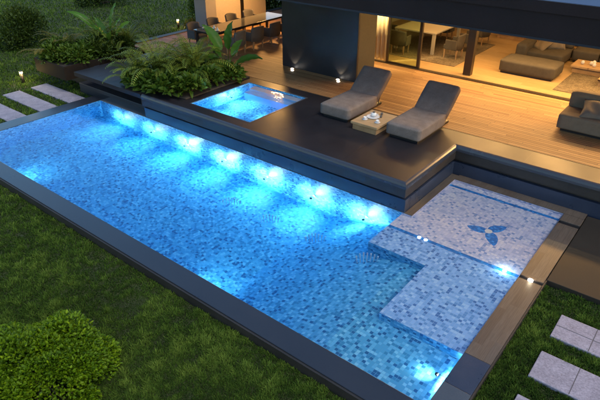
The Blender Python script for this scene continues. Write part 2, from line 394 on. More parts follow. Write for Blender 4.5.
def big_leaf_plant(name, label, cat, c, specs, m, group=None):
    """specs: (azimuth deg, stalk length, lean deg, blade length, blade width)"""
    t = thing(name, label, cat, c, 0, group)
    for az, sl_, lean, bl, bw, tw in specs:
        a = R(az); hx = Vector((math.cos(a), math.sin(a), 0)); side = Vector((-math.sin(a), math.cos(a), 0)); b = B(); p = Vector((0, 0, 0)); N1 = 8
        for i in range(N1):
            e = R(90 - lean*(.25+.75*i/N1)); q = p + (hx*math.cos(e) + Vector((0, 0, math.sin(e))))*sl_/N1
            b.cyl(p, q, .014*(1-.4*i/N1), n=7, caps=False); p = q
        st = b.done('stalk', 'leaf_fern', t, True)
        b = B(); rows = []; n = 14
        for i in range(n+1):
            u = i/n; e = R(90 - lean - 55*u*u*(.4+lean/90)); 
            d = hx*math.cos(e) + Vector((0, 0, math.sin(e))); nn = side.cross(d); s2 = side*math.cos(R(tw)) + nn*math.sin(R(tw)); nn = s2.cross(d)
            ww = bw*math.sin(math.pi*min(1, .04+.96*u**.8))**.8*.5 if i < n else 0.002
            rip = .018*math.sin(i*1.9+az)
            rows.append([b.bm.verts.new(p + s2*ww*s + nn*(-abs(s)*ww*.30 + rip*s)) for s in (-1, -.5, 0, .5, 1)])
            p = p + d*bl/n
        for r0, r1 in zip(rows, rows[1:]):
            for k in range(4): b.bm.faces.new((r0[k], r0[k+1], r1[k+1], r1[k]))
        o = b.done('leaf', m, t, True)
        at = o.data.attributes.new('shade', 'FLOAT', 'FACE'); at.data.foreach_set('value', [random.random()]*len(o.data.polygons))
    return t

# ================================================================== SETTING
# ---- ground: one sheet to the horizon with a hole for the pool
b = B()
for x0, x1, y0, y1 in ((-120, -.5, -120, 120), (L+.35, 120, -120, 120), (-.5, L+.35, -120, -.37), (-.5, L+.35, 4.6, 120)):
    b.quad([(x0, y0, G), (x1, y0, G), (x1, y1, G), (x0, y1, G)])
tag(b.done('ground', 'ground', recalc=False), 'dark soil under the lawn around the pool', kind='structure')

tag(box('ground', 'ground', None, L+.434, 30, -12, 3.74, G-.1, -.11), 'dark soil under the raised lawn at the pool end', kind='structure')
# ---- terrace of dark granite: slab with chamfered lip over a recessed wall, hole for plunge pool
PX0, PX1, PY0, PY1 = 4.06, 6.30, 4.52, 6.88
TX0 = -1.17
b = B()
LIP, TH = .085, .34
outline_front = [(TX0, PF), (NX-.17, PF), (NX-.17, 6.50), (30, 6.50)]
def rects(b, z):
    for x0, x1, y0, y1 in ((TX0, PX0, PF+LIP, DE), (PX0, PX1, PF+LIP, PY0), (PX0, PX1, PY1, DE), (PX1, NX-.17-LIP, PF+LIP, DE), (NX-.17-LIP, 30, 6.50+LIP, DE)):
        b.quad([(x0, y0, z), (x1, y0, z), (x1, y1, z), (x0, y1, z)])
rects(b, H)
# fronts: thin slab left of x = 2.3, thicker slab with a rounded lip to its right
XS = 2.33
b.quad([(TX0, PF, H), (XS, PF, H), (XS, PF+LIP, H), (TX0, PF+LIP, H)])
b.quad([(TX0, PF, H-.13), (XS, PF, H-.13), (XS, PF, H), (TX0, PF, H)])
b.quad([(TX0, 5.2, H-.13), (XS, 5.2, H-.13), (XS, PF, H-.13), (TX0, PF, H-.13)])
b.quad([(TX0, DE, H-.13), (TX0, DE, H), (TX0, PF, H), (TX0, PF, H-.13)])
b.quad([(XS, PF+.001, H-.13), (XS, 5.2, H-.13), (XS, 5.2, H-TH), (XS, PF+.001, H-TH)])
lipb = B(); face = B()
o_ = [(XS, PF), (NX-.17, PF), (NX-.17, 6.50), (30, 6.50)]
def off(d): return [(XS, PF+d), (NX-.17-d, PF+d), (NX-.17-d, 6.50+d), (30, 6.50+d)]
prof = [(0.0, H-.13), (.004, H-.075), (.018, H-.035), (.045, H-.010), (LIP, H)]
for i in range(3):
    for (d0, z0), (d1, z1) in zip(prof, prof[1:]):
        p0, p1 = off(d0), off(d1); lipb.quad([(*p0[i], z0), (*p0[i+1], z0), (*p1[i+1], z1), (*p1[i], z1)])
    p0, p1, p2 = off(0), off(.012), off(.13)
    face.quad([(*p1[i], H-TH), (*p1[i+1], H-TH), (*p1[i+1], H-.131), (*p1[i], H-.131)])
    face.quad([(*p2[i], H-TH), (*p2[i+1], H-TH), (*p1[i+1], H-TH), (*p1[i], H-TH)])
    face.quad([(*p1[i], H-.131), (*p1[i+1], H-.131), (*p0[i+1], H-.130), (*p0[i], H-.130)])
ter = b.done('terrace', 'granite', recalc=False); tag(ter, 'dark granite terrace raised above the pool', kind='structure')
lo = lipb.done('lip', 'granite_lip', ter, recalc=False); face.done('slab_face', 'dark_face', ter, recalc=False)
b = B()
# recessed wall below the slab lip
b.box(XS, NX-.17-.02, PF+.075, PF+.30, -.05, H-.42); b.box(NX-.40, NX-.185, PF+.30, 6.60, -.05, H-.42); b.box(NX-.185, 30, 6.52, 6.80, -.05, H-.42)
b.box(XS, NX-.40, PF+.30, 4.50, -.25, H-TH-.002)
b.box(TX0-.45, XS-.002, 5.1, 5.3, G-.1, H-.132)
b.done('retaining_wall', 'navy_tile'); tag(bpy.data.objects['retaining_wall'], 'dark tiled wall recessed beneath the terrace lip above the pool water', 'wall')
tag(box('step', 'granite_step', None, -1.79, 2.32, 4.53, 5.6, G-.05, .13, .008), 'low dark granite step under the left end of the terrace', kind='structure')
b = B().box(NX-.6, 30, 6.62, DE, .1, H-.2); b.box(TX0+.1, PX0-.05, 5.05, DE, G, H-.1)
b.done('terrace_base', 'dark_face'); tag(bpy.data.objects['terrace_base'], 'dark base under the terrace', kind='structure')

b = B()
for x in (-.1, 1.1): b.box(x-.002, x+.002, PF+.004, 4.6, H, H+.0012)
for x in (7.3, 9.4): b.box(x-.002, x+.002, PF+LIP, DE-.01, H, H+.0012)
for x in (12.6, 14.9): b.box(x-.002, x+.002, 6.50+LIP, DE-.01, H, H+.0012)
b.done('joint', 'black', ter)
# ---- wooden deck
b = B().box(-2.55, 30, DE+.002, SILL-.02, H-.10, H+.006); b.box(-2.55, 2.9, SILL-.02, 17, H-.10, H+.006)
tag(b.done('wooden_deck', 'deck'), 'warm timber deck boards between the granite terrace and the house', kind='structure')
b = B().box(-2.85, -2.553, DE-.1, 17.2, G-.05, H+.03, .01)
tag(b.done('deck_kerb', 'dark_face'), 'dark stone kerb along the garden side of the deck', kind='structure')
# ---- low right slab
tag(box('path', 'brown_slab', None, L+.42, 30, 3.74, 6.45, G-.05, 0.004, .008), 'smooth brown stone slab path beside the pool end', kind='structure')

# ================================================================== SWIMMING POOL
pool = thing('swimming_pool', 'long blue mosaic swimming pool with dark granite rim and shallow shelf', 'swimming pool', (0, 0, 0))
DF = -1.4; SZ = -.09; SX, SY0, SY1, SX1 = 12.25, 1.24, 2.85, 11.02
b = B()
R0, R1, DR = 9.3, 11.9, -.32
b.quad([(0, 0, DF), (R0, 0, DF), (R0, W, DF), (0, W, DF)])
b.quad([(R0, 0, DF), (R1, 0, DR), (R1, W, DR), (R0, W, DF)]); b.quad([(R1, 0, DR), (L, 0, DR), (L, W, DR), (R1, W, DR)])
b.quad([(0, 0, DF), (0, W, DF), (0, W, -.002), (0, 0, -.002)])
b.quad([(0, W, DF), (SX1, W, DF), (SX1, W, -.002), (0, W, -.002)])
b.quad([(0, 0, DF), (L, 0, DF), (L, 0, -.002), (0, 0, -.002)])
b.quad([(L, 0, DF), (L, SY0, DF), (L, SY0, -.002), (L, 0, -.002)])
b.quad([(SX, SY0, DF), (L, SY0, DF), (L, SY0, SZ), (SX, SY0, SZ)])
b.quad([(SX, SY0, DF), (SX, SY1, DF), (SX, SY1, SZ), (SX, SY0, SZ)])
b.quad([(SX1, SY1, DF), (SX, SY1, DF), (SX, SY1, SZ), (SX1, SY1, SZ)])
b.quad([(SX1, SY1, DF), (SX1, W, DF), (SX1, W, SZ), (SX1, SY1, SZ)])
b.done('basin', 'mosaic', pool, recalc=False)
b = B()
for x0, x1, y0, y1 in ((SX1, L, 3.555, W), (NX, L, W, NY)):
    b.quad([(x0, y0, SZ), (x1, y0, SZ), (x1, y1, SZ), (x0, y1, SZ)])
b.quad([(SX1, W, SZ), (NX, W, SZ), (NX, W, 0), (SX1, W, 0)]); b.quad([(NX, W, SZ), (NX, NY, SZ), (NX, NY, 0), (NX, W, 0)])
b.quad([(NX, NY, SZ), (L, NY, SZ), (L, NY, 0), (NX, NY, 0)]); b.quad([(L, SY0, SZ), (L, NY, SZ), (L, NY, 0), (L, SY0, 0)])
b.done('shallow_shelf', 'mosaic_shelf', pool, recalc=False)
b = B()
for x0, x1, y0, y1 in ((SX, L, SY0, SY1), (SX1, L, SY1, 3.555)):
    b.quad([(x0, y0, SZ), (x1, y0, SZ), (x1, y1, SZ), (x0, y1, SZ)])
b.done('shallow_shelf', 'mosaic_mid', pool, recalc=False)
for y in (3.60, 6.0):
    x0 = SX1 if y < 4 else NX
    b = B(); b.quad([(x0, y-.045, SZ+.004), (L, y-.045, SZ+.004), (L, y+.045, SZ+.004), (x0, y+.045, SZ+.004)]); b.done('stripe', 'mosaic_stripe', pool, recalc=False)
# propeller inlay
def blade_outline(a, r, wd):
    pts = []; n = 12
    for i in range(n+1):
        u = i/n; pts.append((.03+u*(r-.03), wd*(math.sin(math.pi*min(1, .10+.9*u**.8)))**.7*.5 if i < n else 0))
    pts += [(x, -y*.75) for x, y in pts[::-1][1:-1]]
    return [(x*math.cos(a)-y*math.sin(a), x*math.sin(a)+y*math.cos(a)) for x, y in pts]
hx, hy = 12.72, 4.67
b = B()
for tx, ty in ((12.29, 4.60), (12.95, 5.06), (13.0, 4.24)):
    a = math.atan2(ty-hy, tx-hx); r = math.hypot(tx-hx, ty-hy)
    vs_ = [b.bm.verts.new((hx+x, hy+y, SZ+.004)) for x, y in blade_outline(a, r, .27)]
    f = b.bm.faces.new(vs_)
    for lp in f.loops: lp[b.uv].uv = (lp.vert.co.x, lp.vert.co.y)
    f.normal_update()
    if f.normal.z < 0: f.normal_flip()
em = b.done('propeller_emblem', 'mosaic_stripe', pool, recalc=False)
b = B().lathe([(.075, SZ+.005), (.075, SZ+.012), (.05, SZ+.016)], 20, (hx, hy)); b.done('emblem_hub', 'white', em)
# coping: near, left, far-left, lip line, nook strips, right end
box('rim', 'granite_blue', pool, -.55, L, -.42, -.003, -.34, 0.010, .008)
box('rim', 'granite_blue', pool, -.55, -.003, 0.0, 4.55, -.34, 0.008, .008)
box('rim', 'granite_grey', pool, 0, 2.34, W+.003, 4.60, -.34, 0.009, .008)
box('overflow_lip', 'slate_tile', pool, 2.345, NX-.17, W+.003, PF+.10, -.2, 0.007) 
box('overflow_lip', 'cop_stone', pool, NX-.175, NX-.003, W+.003, 6.47, -.2, 0.008)
box('overflow_lip', 'cop_stone', pool, NX-.003, L+.4, NY+.003, 6.515, -.2, 0.010)
for (y0, y1, m_) in ((-.42, .54, 'slate_tile'), (.545, 1.225, 'navy_tile'), (1.23, 3.50, 'cop_stone'), (3.60, 5.80, 'cop_stone'), (5.93, 6.24, 'cop_stone')):
    box('coping_stone', m_, pool, L+.003, L+.405, y0, y1, -.26, .010, .005)
for y0, y1 in ((3.50, 3.60), (5.80, 5.93)): box('drain_slot', 'black', pool, L+.004, L+.404, y0+.002, y1-.002, -.25, -.012)
box('rim_face', 'dark_face', pool, -.55, L+.43, -.455, -.422, G-.05, -.012)
box('rim_face', 'dark_face', pool, L+.408, L+.432, -.42, 3.735, G-.05, -.006)
for x in (2.35, 5.2, 8.05, 10.9): box('joint', 'black', pool, x-.002, x+.002, -.41, -.01, -.0028, -.0015)
# water
b = B()
b.prism([(-.03, -.03), (L+.03, -.03), (L+.03, NY+.03), (NX-.03, NY+.03), (NX-.03, W+.03), (-.03, W+.03)], DF-.05, -.004)
wt = b.done('water', 'water'); tag(wt, 'clear blue lit water filling the swimming pool', kind='structure')
# outer shell so the water box is closed off from below
box('shell', 'dark_face', pool, -.5, L+.3, -.36, 4.5, DF-.2, DF-.06)

# underwater lamps on the far wall
CY = (.80, .97, 1.0)
def pool_lamp(x, y, z, nrm, e=100, se=56, parent=pool, d=.14):
    """small dark fixture; its bulb washes the wall round it, and a beam falls on the floor"""
    n = Vector(nrm); p = Vector((x, y, z))
    f = B().cyl(p - n*.01, p + n*.014, .045, n=24).done('pool_lamp', 'black', parent)
    B().cyl(p + n*.0145, p + n*.03, .03, .022, 20).done('lens', 'steel', f)
    q = n.to_track_quat('Z', 'Y').to_matrix().to_4x4()
    B().lathe([(.034, -.012), (.036, 0), (.032, .016), (.02, .030), (.004, .036)], 20, open0=True).xf(Matrix.Translation(p + n*d) @ q).done('hood', 'black', f, True)  # added cap that hides the bulb and keeps its light on the wall
    B().cyl(p + n*.01 + Vector((0, 0, .034)), p + n*(d+.004) + Vector((0, 0, .034)), .004, n=6).done('bracket', 'black', f)
    lamp('POINT', 'glow', p + n*(d-.004), e, CY, f, .008)
    if se: lamp('SPOT', 'beam', p + n*(d+.05) + Vector((0, 0, -.02)), se, CY, f, .012, target=p + n*.80 + Vector((0, 0, -.9)), cone=R(106), blend=1)
    return f
for x in (1.18, 2.70, 4.19, 5.70, 7.21, 8.70, 10.18): pool_lamp(x, W, -.86, (0, -1, 0))
for x in (2.0, 8.9): pool_lamp(x, 0, -.75, (0, 1, 0), 6, 16)
pool_lamp(L, .70, -.18, (-1, 0, 0), 15, 8, d=.16)
for x in (11.73, 11.87): B().lathe([(.035, SZ+.004), (.035, SZ+.015), (.028, SZ+.02)], 16, (x, 3.60)).done('floor_light', 'spot_on', pool)
f = B().lathe([(.035, SZ+.004), (.035, SZ+.015), (.028, SZ+.02)], 16, (13.45, 3.60)).done('floor_light', 'spot_on', pool); lamp('POINT', 'glow', (13.45, 3.6, SZ+.075), 1.5, (.6, .9, 1), f, .01)
f = B().lathe([(.045, -.02), (.045, .012), (.035, .016)], 16, (L+.20, 3.55)).done('rim_light', 'spot_on', pool); lamp('POINT', 'glow', (L+.2, 3.55, .08), .5, (1, .85, .6), f, .03)
# water jets rising from the floor
for i, (x, y_, z_) in enumerate(((7.13, 2.92, DF), (8.34, 2.93, DF), (9.68, 2.90, -1.25), (11.16, 2.60, -.63))):
    b = B()
    for k in range(7):
        a = (k-3)/3; hgt = .42*math.sqrt(1-.55*a*a)
        b.cyl((a*.19, 0, 0), (a*.21, .02*math.sin(k), hgt), .006, .016, 6)
    o = b.done('water_jet', mat('jet', (.85, .78, .86), .3, **{'Alpha': .85})); o.location = (x, y_, z_); o.rotation_euler.z = R(38)
    tag(o, ('leftmost', 'second from left', 'third from left', 'rightmost')[i] + ' of the four pale fan shaped water jets under the pool surface', 'water jet', 'water jets in the pool')

# ================================================================== PLUNGE POOL
pp = thing('plunge_pool', 'small square lit plunge pool set in the dark terrace', 'plunge pool', (0, 0, 0))
pz = -.14; b = B()
b.quad([(PX0, PY0, pz), (PX1, PY0, pz), (PX1, PY1, pz), (PX0, PY1, pz)])
for (xa, ya), (xb, yb) in (((PX0, PY0), (PX0, PY1)), ((PX0, PY1), (PX1, PY1)), ((PX1, PY1), (PX1, PY0)), ((PX1, PY0), (PX0, PY0))):
    b.quad([(xa, ya, pz), (xb, yb, pz), (xb, yb, H-.012), (xa, ya, H-.012)])
b.done('basin', 'mosaic_small', pp, recalc=False)
box('bench', 'mosaic_mid', pp, PX0+.25, PX1-.002, PY1-.50, PY1-.002, pz, H-.33)
box('bench', 'mosaic_shelf', pp, PX0+.25, PX1-.002, PY1-.26, PY1-.003, H-.33, H-.14)  # pale block stands in for a wall reflected in the water
for x0, x1, y0, y1 in ((PX0-.03, PX0-.001, PY0-.03, PY1+.03), (PX1+.001, PX1+.03, PY0-.03, PY1+.03), (PX0, PX1, PY0-.03, PY0-.001), (PX0, PX1, PY1+.001, PY1+.03)):
    box('rim', 'slate_tile', pp, x0, x1, y0, y1, H-.15, H+.006)
wm = box('water', 'water', None, PX0-.02, PX1+.02, PY0-.02, PY1+.02, pz-.03, H-.03); tag(wm, 'bright cyan water in the small plunge pool', kind='structure')
pool_lamp(PX0, 5.95, .22, (1, 0, 0), 60, 60, parent=pp); pool_lamp(4.75, PY0, .15, (0, 1, 0), 40, 60, parent=pp); pool_lamp(PX1, 5.6, .05, (-1, 0, 0), 20, 50, parent=pp)

# ================================================================== HOUSE
hs = thing('house', 'modern flat roofed house with dark fascia and open glazed living room', 'house', (0, 0, 0))
CEI = 3.27
rf = box('roof', 'fascia', hs, -4.2, 30, 7.0, 24, CEI, 4.0)
box('roof_surface', 'rooftop', rf, -4.15, 30, 7.06, 24, 4.0, 4.015)
box('fascia_trim', 'granite_blue', rf, -4.2, 30, 6.975, 6.998, CEI-.012, CEI+.03)
box('fascia_trim', 'fascia', rf, -4.2, 30, 6.96, 6.998, 3.80, 4.02)
box('ceiling', 'soffit', hs, -4.1, 29.9, 7.1, 23.9, CEI-.03, CEI-.004)
box('black_wall', 'wallblack', hs, 3.69, 6.64, 8.92, 8.99, H+.008, CEI-.032)
box('tan_wall', 'tancol', hs, 3.75, 6.64, 8.993, 9.95, H+.008, CEI-.032)
box('wall', 'plaster', hs, 3.0, 5.3, 11.28, 11.5, H, CEI-.03)
box('wall', 'plaster', hs, 3.0, 3.2, 11.5, 22, H, CEI-.03)
box('wall', 'plaster', hs, 3.0, 30, 22, 22.2, H, CEI-.03)
box('wall', 'plaster', hs, 29.8, 30, 7.2, 22, G, CEI-.03)
box('interior_floor', 'int_floor', hs, 3.0, 29.8, SILL+.18, 22, H-.1, H+.01)
box('sill', 'alu', hs, 3.0, 29.8, SILL-.03, SILL+.02, H-.05, H+.03); box('sill', 'alu', hs, 3.0, 29.8, SILL+.06, SILL+.17, H-.05, H+.028)
box('sill_strip', 'black', hs, 3.0, 29.8, SILL+.02, SILL+.06, H-.05, H+.008)
box('post', 'alu', hs, 8.88, 9.13, 11.72, 11.92, H+.01, CEI-.03, .01)
sd = B().box(6.30, 7.44, SILL+.075, SILL+.10, H+.06, CEI-.06).done('sliding_door', 'glass_green', hs)
for x0, x1 in ((7.40, 7.50), (6.24, 6.32)): box('frame', 'alu', sd, x0, x1, SILL+.05, SILL+.14, H+.028, CEI-.035, .005)
box('frame', 'alu', sd, 6.32, 7.40, SILL+.06, SILL+.13, H+.028, H+.075)
# patio side: column, beige wall, dark mullion and bright column
box('column', 'colgrey', hs, -2.80, -2.10, 10.87, 11.45, H+.006, CEI-.03, .01)
box('wall', 'plaster', hs, -2.35, -2.12, 11.45, 12.92, H+.006, CEI-.03)
box('post', 'steel', hs, -2.38, -2.08, 12.925, 13.09, H+.006, CEI-.03)
box('column', 'plaster', hs, -2.40, -2.10, 13.10, 14.55, H+.006, CEI-.03)
# recessed ceiling lights, sill strip and patio; deck and curtain lamps are added light
WARM = (1.0, .53, .165)
for x, y, e, sx, sy in ((7.2, 14.2, 28, 3, 2), (13, 14.6, 30, 4, 2), (12, 18, 30, 8, 3), (18, 14, 22, 4, 3), (20, 18, 15, 5, 3)):
    pn = box('ceiling_light', 'ceil_on', hs, x-.3, x+.3, y-.05, y+.05, CEI-.05, CEI-.031); lamp('AREA', 'glow', (x, y, CEI-.08), e, WARM, pn, sx, sy, target=(x, y, 0))
lamp('AREA', 'strip_glow', (12.2, SILL+.42, CEI-.1), 80, (1, .72, .33), hs, 9, .08, target=(12.2, SILL+.42, 0))
lamp('AREA', 'patio_glow', (.2, 12.7, CEI-.08), 130, WARM, hs, 1.2, .6, target=(-.6, 10.4, H))
for x, e in ((7.6, 28), (9.8, 50), (12.0, 54), (14.2, 54), (17, 42)): lamp('AREA', 'deck_fill', (x, 12.55, CEI-.12), e, WARM, hs, 1.4, .25, target=(x, 8.8, H-.6))  # slanted lamps added indoors to brighten the deck, no fixtures
lamp('SPOT', 'curtain_fill', (5.9, SILL-.25, CEI-.1), 170, (1, .68, .30), hs, .05, target=(5.8, SILL+.32, H+1.2), cone=R(110))  # added spot outside the sill that brightens the curtain
# wall uplights
for i, (x, y) in enumerate(((4.20, 8.80), (4.32, 8.66), (6.05, 8.80), (6.17, 8.66))):
    o = B().lathe([(.045, 0), (.045, .012), (.035, .014)], 16).done('uplight', 'spot_on'); o.location = (x, y, H+.007)
    tag(o, ('small round deck light nearest the wall by the black wall left end', 'small round deck light in front at the black wall left end', 'small round deck light nearest the wall behind the lounger', 'small round deck light in front of the black wall near the lounger')[i], 'deck light', 'recessed deck lights at the black wall')
    if i % 2 == 0: lamp('SPOT', 'beam', (0, .0, .03), 5, (1, .8, .5), o, .01, target=(0, .35, 2), cone=R(80))
# curtain inside the glass
def curtain(name, label, x0, x1, y, z0, z1, amp=.06, wl=.17):
    b = B(); n = int((x1-x0)/.012); rows = []
    for i in range(n+1):
        x = x0+(x1-x0)*i/n; yy = y + amp*math.sin(2*math.pi*x/wl)+.02*math.sin(9*x)
        rows.append((b.bm.verts.new((x, yy, z0)), b.bm.verts.new((x, yy, (z0+z1)/2)), b.bm.verts.new((x, yy, z1))))
    for a, c in zip(rows, rows[1:]): b.bm.faces.new((a[0], c[0], c[1], a[1])); b.bm.faces.new((a[1], c[1], c[2], a[2]))
    o = b.done(name, 'curtain', None, True); sm = o.modifiers.new('s', 'SOLIDIFY'); sm.thickness = .004
    return tag(o, label, 'curtain')
curtain('curtain', 'beige pleated floor length curtain behind the glass door', 5.3, 6.22, SILL+.30, H+.04, CEI-.04)

# ================================================================== FURNITURE
def leg_box(x, y, z0, z1, w0, w1, name, m, parent):
    b = B(); a = [b.bm.verts.new((x+sx*w1/2, y+sy*w1/2, z0)) for sx, sy in ((-1, -1), (1, -1), (1, 1), (-1, 1))]; c = [b.bm.verts.new((x+sx*w0/2, y+sy*w0/2, z1)) for sx, sy in ((-1, -1), (1, -1), (1, 1), (-1, 1))]
    b.bm.faces.new(a[::-1]); b.bm.faces.new(c)
    for i in range(4): b.bm.faces.new((a[i], a[(i+1) % 4], c[(i+1) % 4], c[i]))
    return b.done(name, m, parent)
def tub_chair(name, label, loc, rz, fab, group):
    """faces +Y locally"""
    t = thing(name, label, 'chair', loc, rz, group)
    soft('seat', fab, t, -.26, .26, -.24, .28, .30, .47, .02, .04)
    # curved back
    b = B(); n = 12; rows = []
    for i in range(n+1):
        u = 2*i/n-1; x = u*.29; y = -.27+.10*u*u
        col_ = []
        for z, dy in ((.30, 0), (.55, -.02), (.80, -.06), (.845, -.07)):
            col_.append((x, y+dy, z - (.04*u*u if z > .7 else 0)))
        rows.append(([b.bm.verts.new((p[0], p[1]+.035, p[2])) for p in col_], [b.bm.verts.new((p[0], p[1]-.035, p[2])) for p in col_]))
    for (a, c), (a2, c2) in zip(rows, rows[1:]):
        for k in range(3): b.bm.faces.new((a[k], a2[k], a2[k+1], a[k+1])); b.bm.faces.new((c[k+1], c2[k+1], c2[k], c[k]))
        b.bm.faces.new((a[3], a2[3], c2[3], c[3])); b.bm.faces.new((c[0], c2[0], a2[0], a[0]))
    for a, c in (rows[0], rows[-1]):
        for k in range(3): b.bm.faces.new((a[k], a[k+1], c[k+1], c[k]))
    b.done('backrest', fab, t, True)
    for s in (-1, 1):
        bb = B(); x0, x1 = sorted((s*.26, s*.32)); bb.box(x0, x1, -.22, .20, .31, .64, .02, 3).done('armrest', fab, t)
    for sx in (-1, 1):
        for sy in (-1, 1): leg_box(sx*.23, sy*.22, .0, .31, .05, .03, 'leg', 'oak_leg', t)
    return t

# outdoor dining
DZ = H + .007
t = thing('dining_table', 'long glass topped outdoor dining table with black legs', 'table', (.45, 10.4, DZ))
B().box(-.50, .50, -2.05, 2.0, .735, .75, .003).done('tabletop', mat('table_glass', (.10, .10, .10), .10, spec=.4), t)
B().box(-.47, .47, -2.0, -1.94, .67, .733).box(-.47, .47, 1.9, 1.95, .67, .733).box(-.47, -.43, -1.94, 1.9, .67, .733).box(.43, .47, -1.94, 1.9, .67, .733).done('frame', 'black', t)
for x in (-.43, .43):
    for y in (-1.95, 1.85): B().box(x-.04, x+.04, y-.04, y+.04, 0, .668).done('leg', 'black', t)
names = ('nearest', 'second', 'third', 'farthest')
ch0 = None
for i, y in enumerate((8.85, 9.85, 10.85, 11.85)):
    lab = f'grey tub dining chair, {names[i]} along the garden side of the outdoor table'
    if ch0 is None: ch0 = tub_chair('dining_chair', lab, (-.42, y, DZ), R(-90), 'chairfab', 'chairs round the outdoor dining table')
    else: dup(ch0, (-.42, y, DZ), R(-90), lab)
for i, y in enumerate((9.0, 9.95, 10.9, 11.8)):
    dup(ch0, (1.42, y, DZ), R(90 + (4, -3, 2, 0)[i]), f'grey tub dining chair seen from behind, {names[i]} along the house side of the outdoor table')
for i, (x, y) in enumerate(((.15, 8.75), (.42, 8.9), (.75, 8.75))):
    o = B().lathe([(.02, 0), (.09, .012), (.12, .022), (.115, .026), (.02, .014)], 24).done('plate', 'white', None, True); o.location = (x, y, DZ+.751)
    tag(o, ('white plate at the garden side corner of the outdoor table', 'white plate in the middle of the outdoor table near end', 'white plate at the house side corner of the outdoor table')[i], 'plate', 'plates on the outdoor table')
    n = B(); n.cyl((0, 0, 0), (0, 0, .12), .055, .004, 8); nn = n.done('napkin', 'white'); nn.location = (x+.03, y+.02, DZ+.766)
    tag(nn, ('folded white napkin on the garden side plate', 'folded white napkin on the middle plate', 'folded white napkin on the house side plate')[i], 'napkin', 'napkins on the outdoor plates')

# loungers
def lounger(loc, label):
    t = thing('sun_lounger', label, 'sun lounger', loc, 0, 'sun loungers on the terrace')
    box('base', 'black', t, -.38, .38, .08, 1.75, 0, .07)
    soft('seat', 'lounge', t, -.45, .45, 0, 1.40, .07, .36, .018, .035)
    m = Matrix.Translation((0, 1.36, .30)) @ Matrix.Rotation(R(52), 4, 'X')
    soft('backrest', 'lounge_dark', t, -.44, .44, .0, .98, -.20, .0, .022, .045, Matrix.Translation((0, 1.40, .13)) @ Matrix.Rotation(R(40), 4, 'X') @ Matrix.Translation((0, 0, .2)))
    b = B().cyl((-.3, 1.70, .05), (-.3, 1.95, .52), .012, n=8).cyl((.3, 1.70, .05), (.3, 1.95, .52), .012, n=8); b.done('strut', 'steel', t)
    return t
lounger((7.88, 6.02, H), 'left grey sun lounger with raised backrest beside the low wooden table')
lounger((9.92, 5.95, H), 'right grey sun lounger with raised backrest nearer the shallow end of the pool')
# low side table with tea things
t = thing('side_table', 'low square wooden table between the two sun loungers', 'table', (8.93, 6.3, H))
box('tabletop', 'oak', t, -.38, .38, -.5, .5, .15, .21, .006); box('base', 'oak_leg', t, -.34, .34, -.46, .46, 0, .15)
tz = H+.21
o = B().lathe([(.02, 0), (.15, .006), (.17, .02), (.165, .024), (.14, .012), (.02, .008)], 28).done('tray', 'white', None, True); o.location = (8.86, 6.35, tz); tag(o, 'round white tray holding the teapot on the low table', 'tray')
tp = thing('teapot', 'pale round teapot on the tray of the low wooden table', 'teapot', (8.86, 6.38, tz+.014))
B().lathe([(.035, 0), (.06, .015), (.075, .05), (.065, .085), (.035, .10)], 24).done('body', 'white', tp, True)
B().lathe([(.036, .098), (.03, .11), (.008, .115), (.012, .13), (.003, .137)], 16).done('lid', 'cushion', tp, True)
B().cyl((.06, 0, .04), (.12, 0, .09), .015, .008, 8).done('spout', 'white', tp, True)
b = B()
for i in range(8):
    a0, a1 = R(90+i*22.5), R(90+(i+1)*22.5); b.cyl((-.07+.04*math.cos(a0), 0, .055+.035*math.sin(a0)), (-.07+.04*math.cos(a1), 0, .055+.035*math.sin(a1)), .006, n=6)
b.done('handle', 'white', tp, True)
def cup(x, y, z, lab):
    c = thing('cup', lab, 'cup', (x, y, z), 0, 'cups on the low wooden table')
    B().lathe([(.02, 0), (.065, .008), (.075, .014), (.02, .010)], 24).done('saucer', 'white', c, True)
    B().lathe([(.02, .012), (.036, .03), (.042, .07), (.038, .07), (.030, .03), (.01, .02)], 20).done('bowl', 'white', c, True)
    b = B()
    for i in range(6):
        a0, a1 = R(-90+i*30), R(-90+(i+1)*30); b.cyl((.04+.018*math.cos(a0), 0, .042+.018*math.sin(a0)), (.04+.018*math.cos(a1), 0, .042+.018*math.sin(a1)), .004, n=5)
    b.done('handle', 'white', c, True)
cup(8.78, 6.10, tz, 'white cup on a saucer left of the teapot at the table front'); cup(9.14, 6.10, tz, 'white cup on a saucer alone at the right front of the low table')
for i, (x, y) in enumerate(((8.74, 6.58), (8.95, 6.62), (9.03, 6.45))):
    o = B().lathe([(.018, 0), (.03, .02), (.034, .055), (.030, .055), (.02, .012)], 16).done('small_jar', 'cushion', None, True); o.location = (x, y, tz)
    tag(o, ('small beige jar at the back left behind the teapot', 'small beige jar at the back behind the teapot', 'small beige jar right of the teapot')[i], 'jar', 'small jars on the low table')

# deck armchair
t = thing('armchair', 'low grey armchair with a cushion standing on the deck', 'armchair', (13.10, 8.9, DZ))
box('base', 'black', t, -.42, .8, .06, .9, 0, .06)
soft('seat', 'taupe2', t, -.52, .9, 0, 1.0, .06, .42, .02, .04); soft('backrest', 'taupe2', t, -.50, .9, .72, 1.02, .40, .80, .03, .06)
pillow('x', 'cushion', t, Matrix.Translation((.24, .42, .56)) @ Matrix.Rotation(R(8), 4, 'Z') @ Matrix.Rotation(R(25), 4, 'X'), .72, .62, .17)
o = [c for c in t.children if c.name.startswith('x')][0]; o.parent = None; o.location = (13.10, 8.9, DZ); o.name = 'cushion'; o.data.name = 'cushion'; tag(o, 'beige grey square cushion lying on the deck armchair seat', 'cushion')

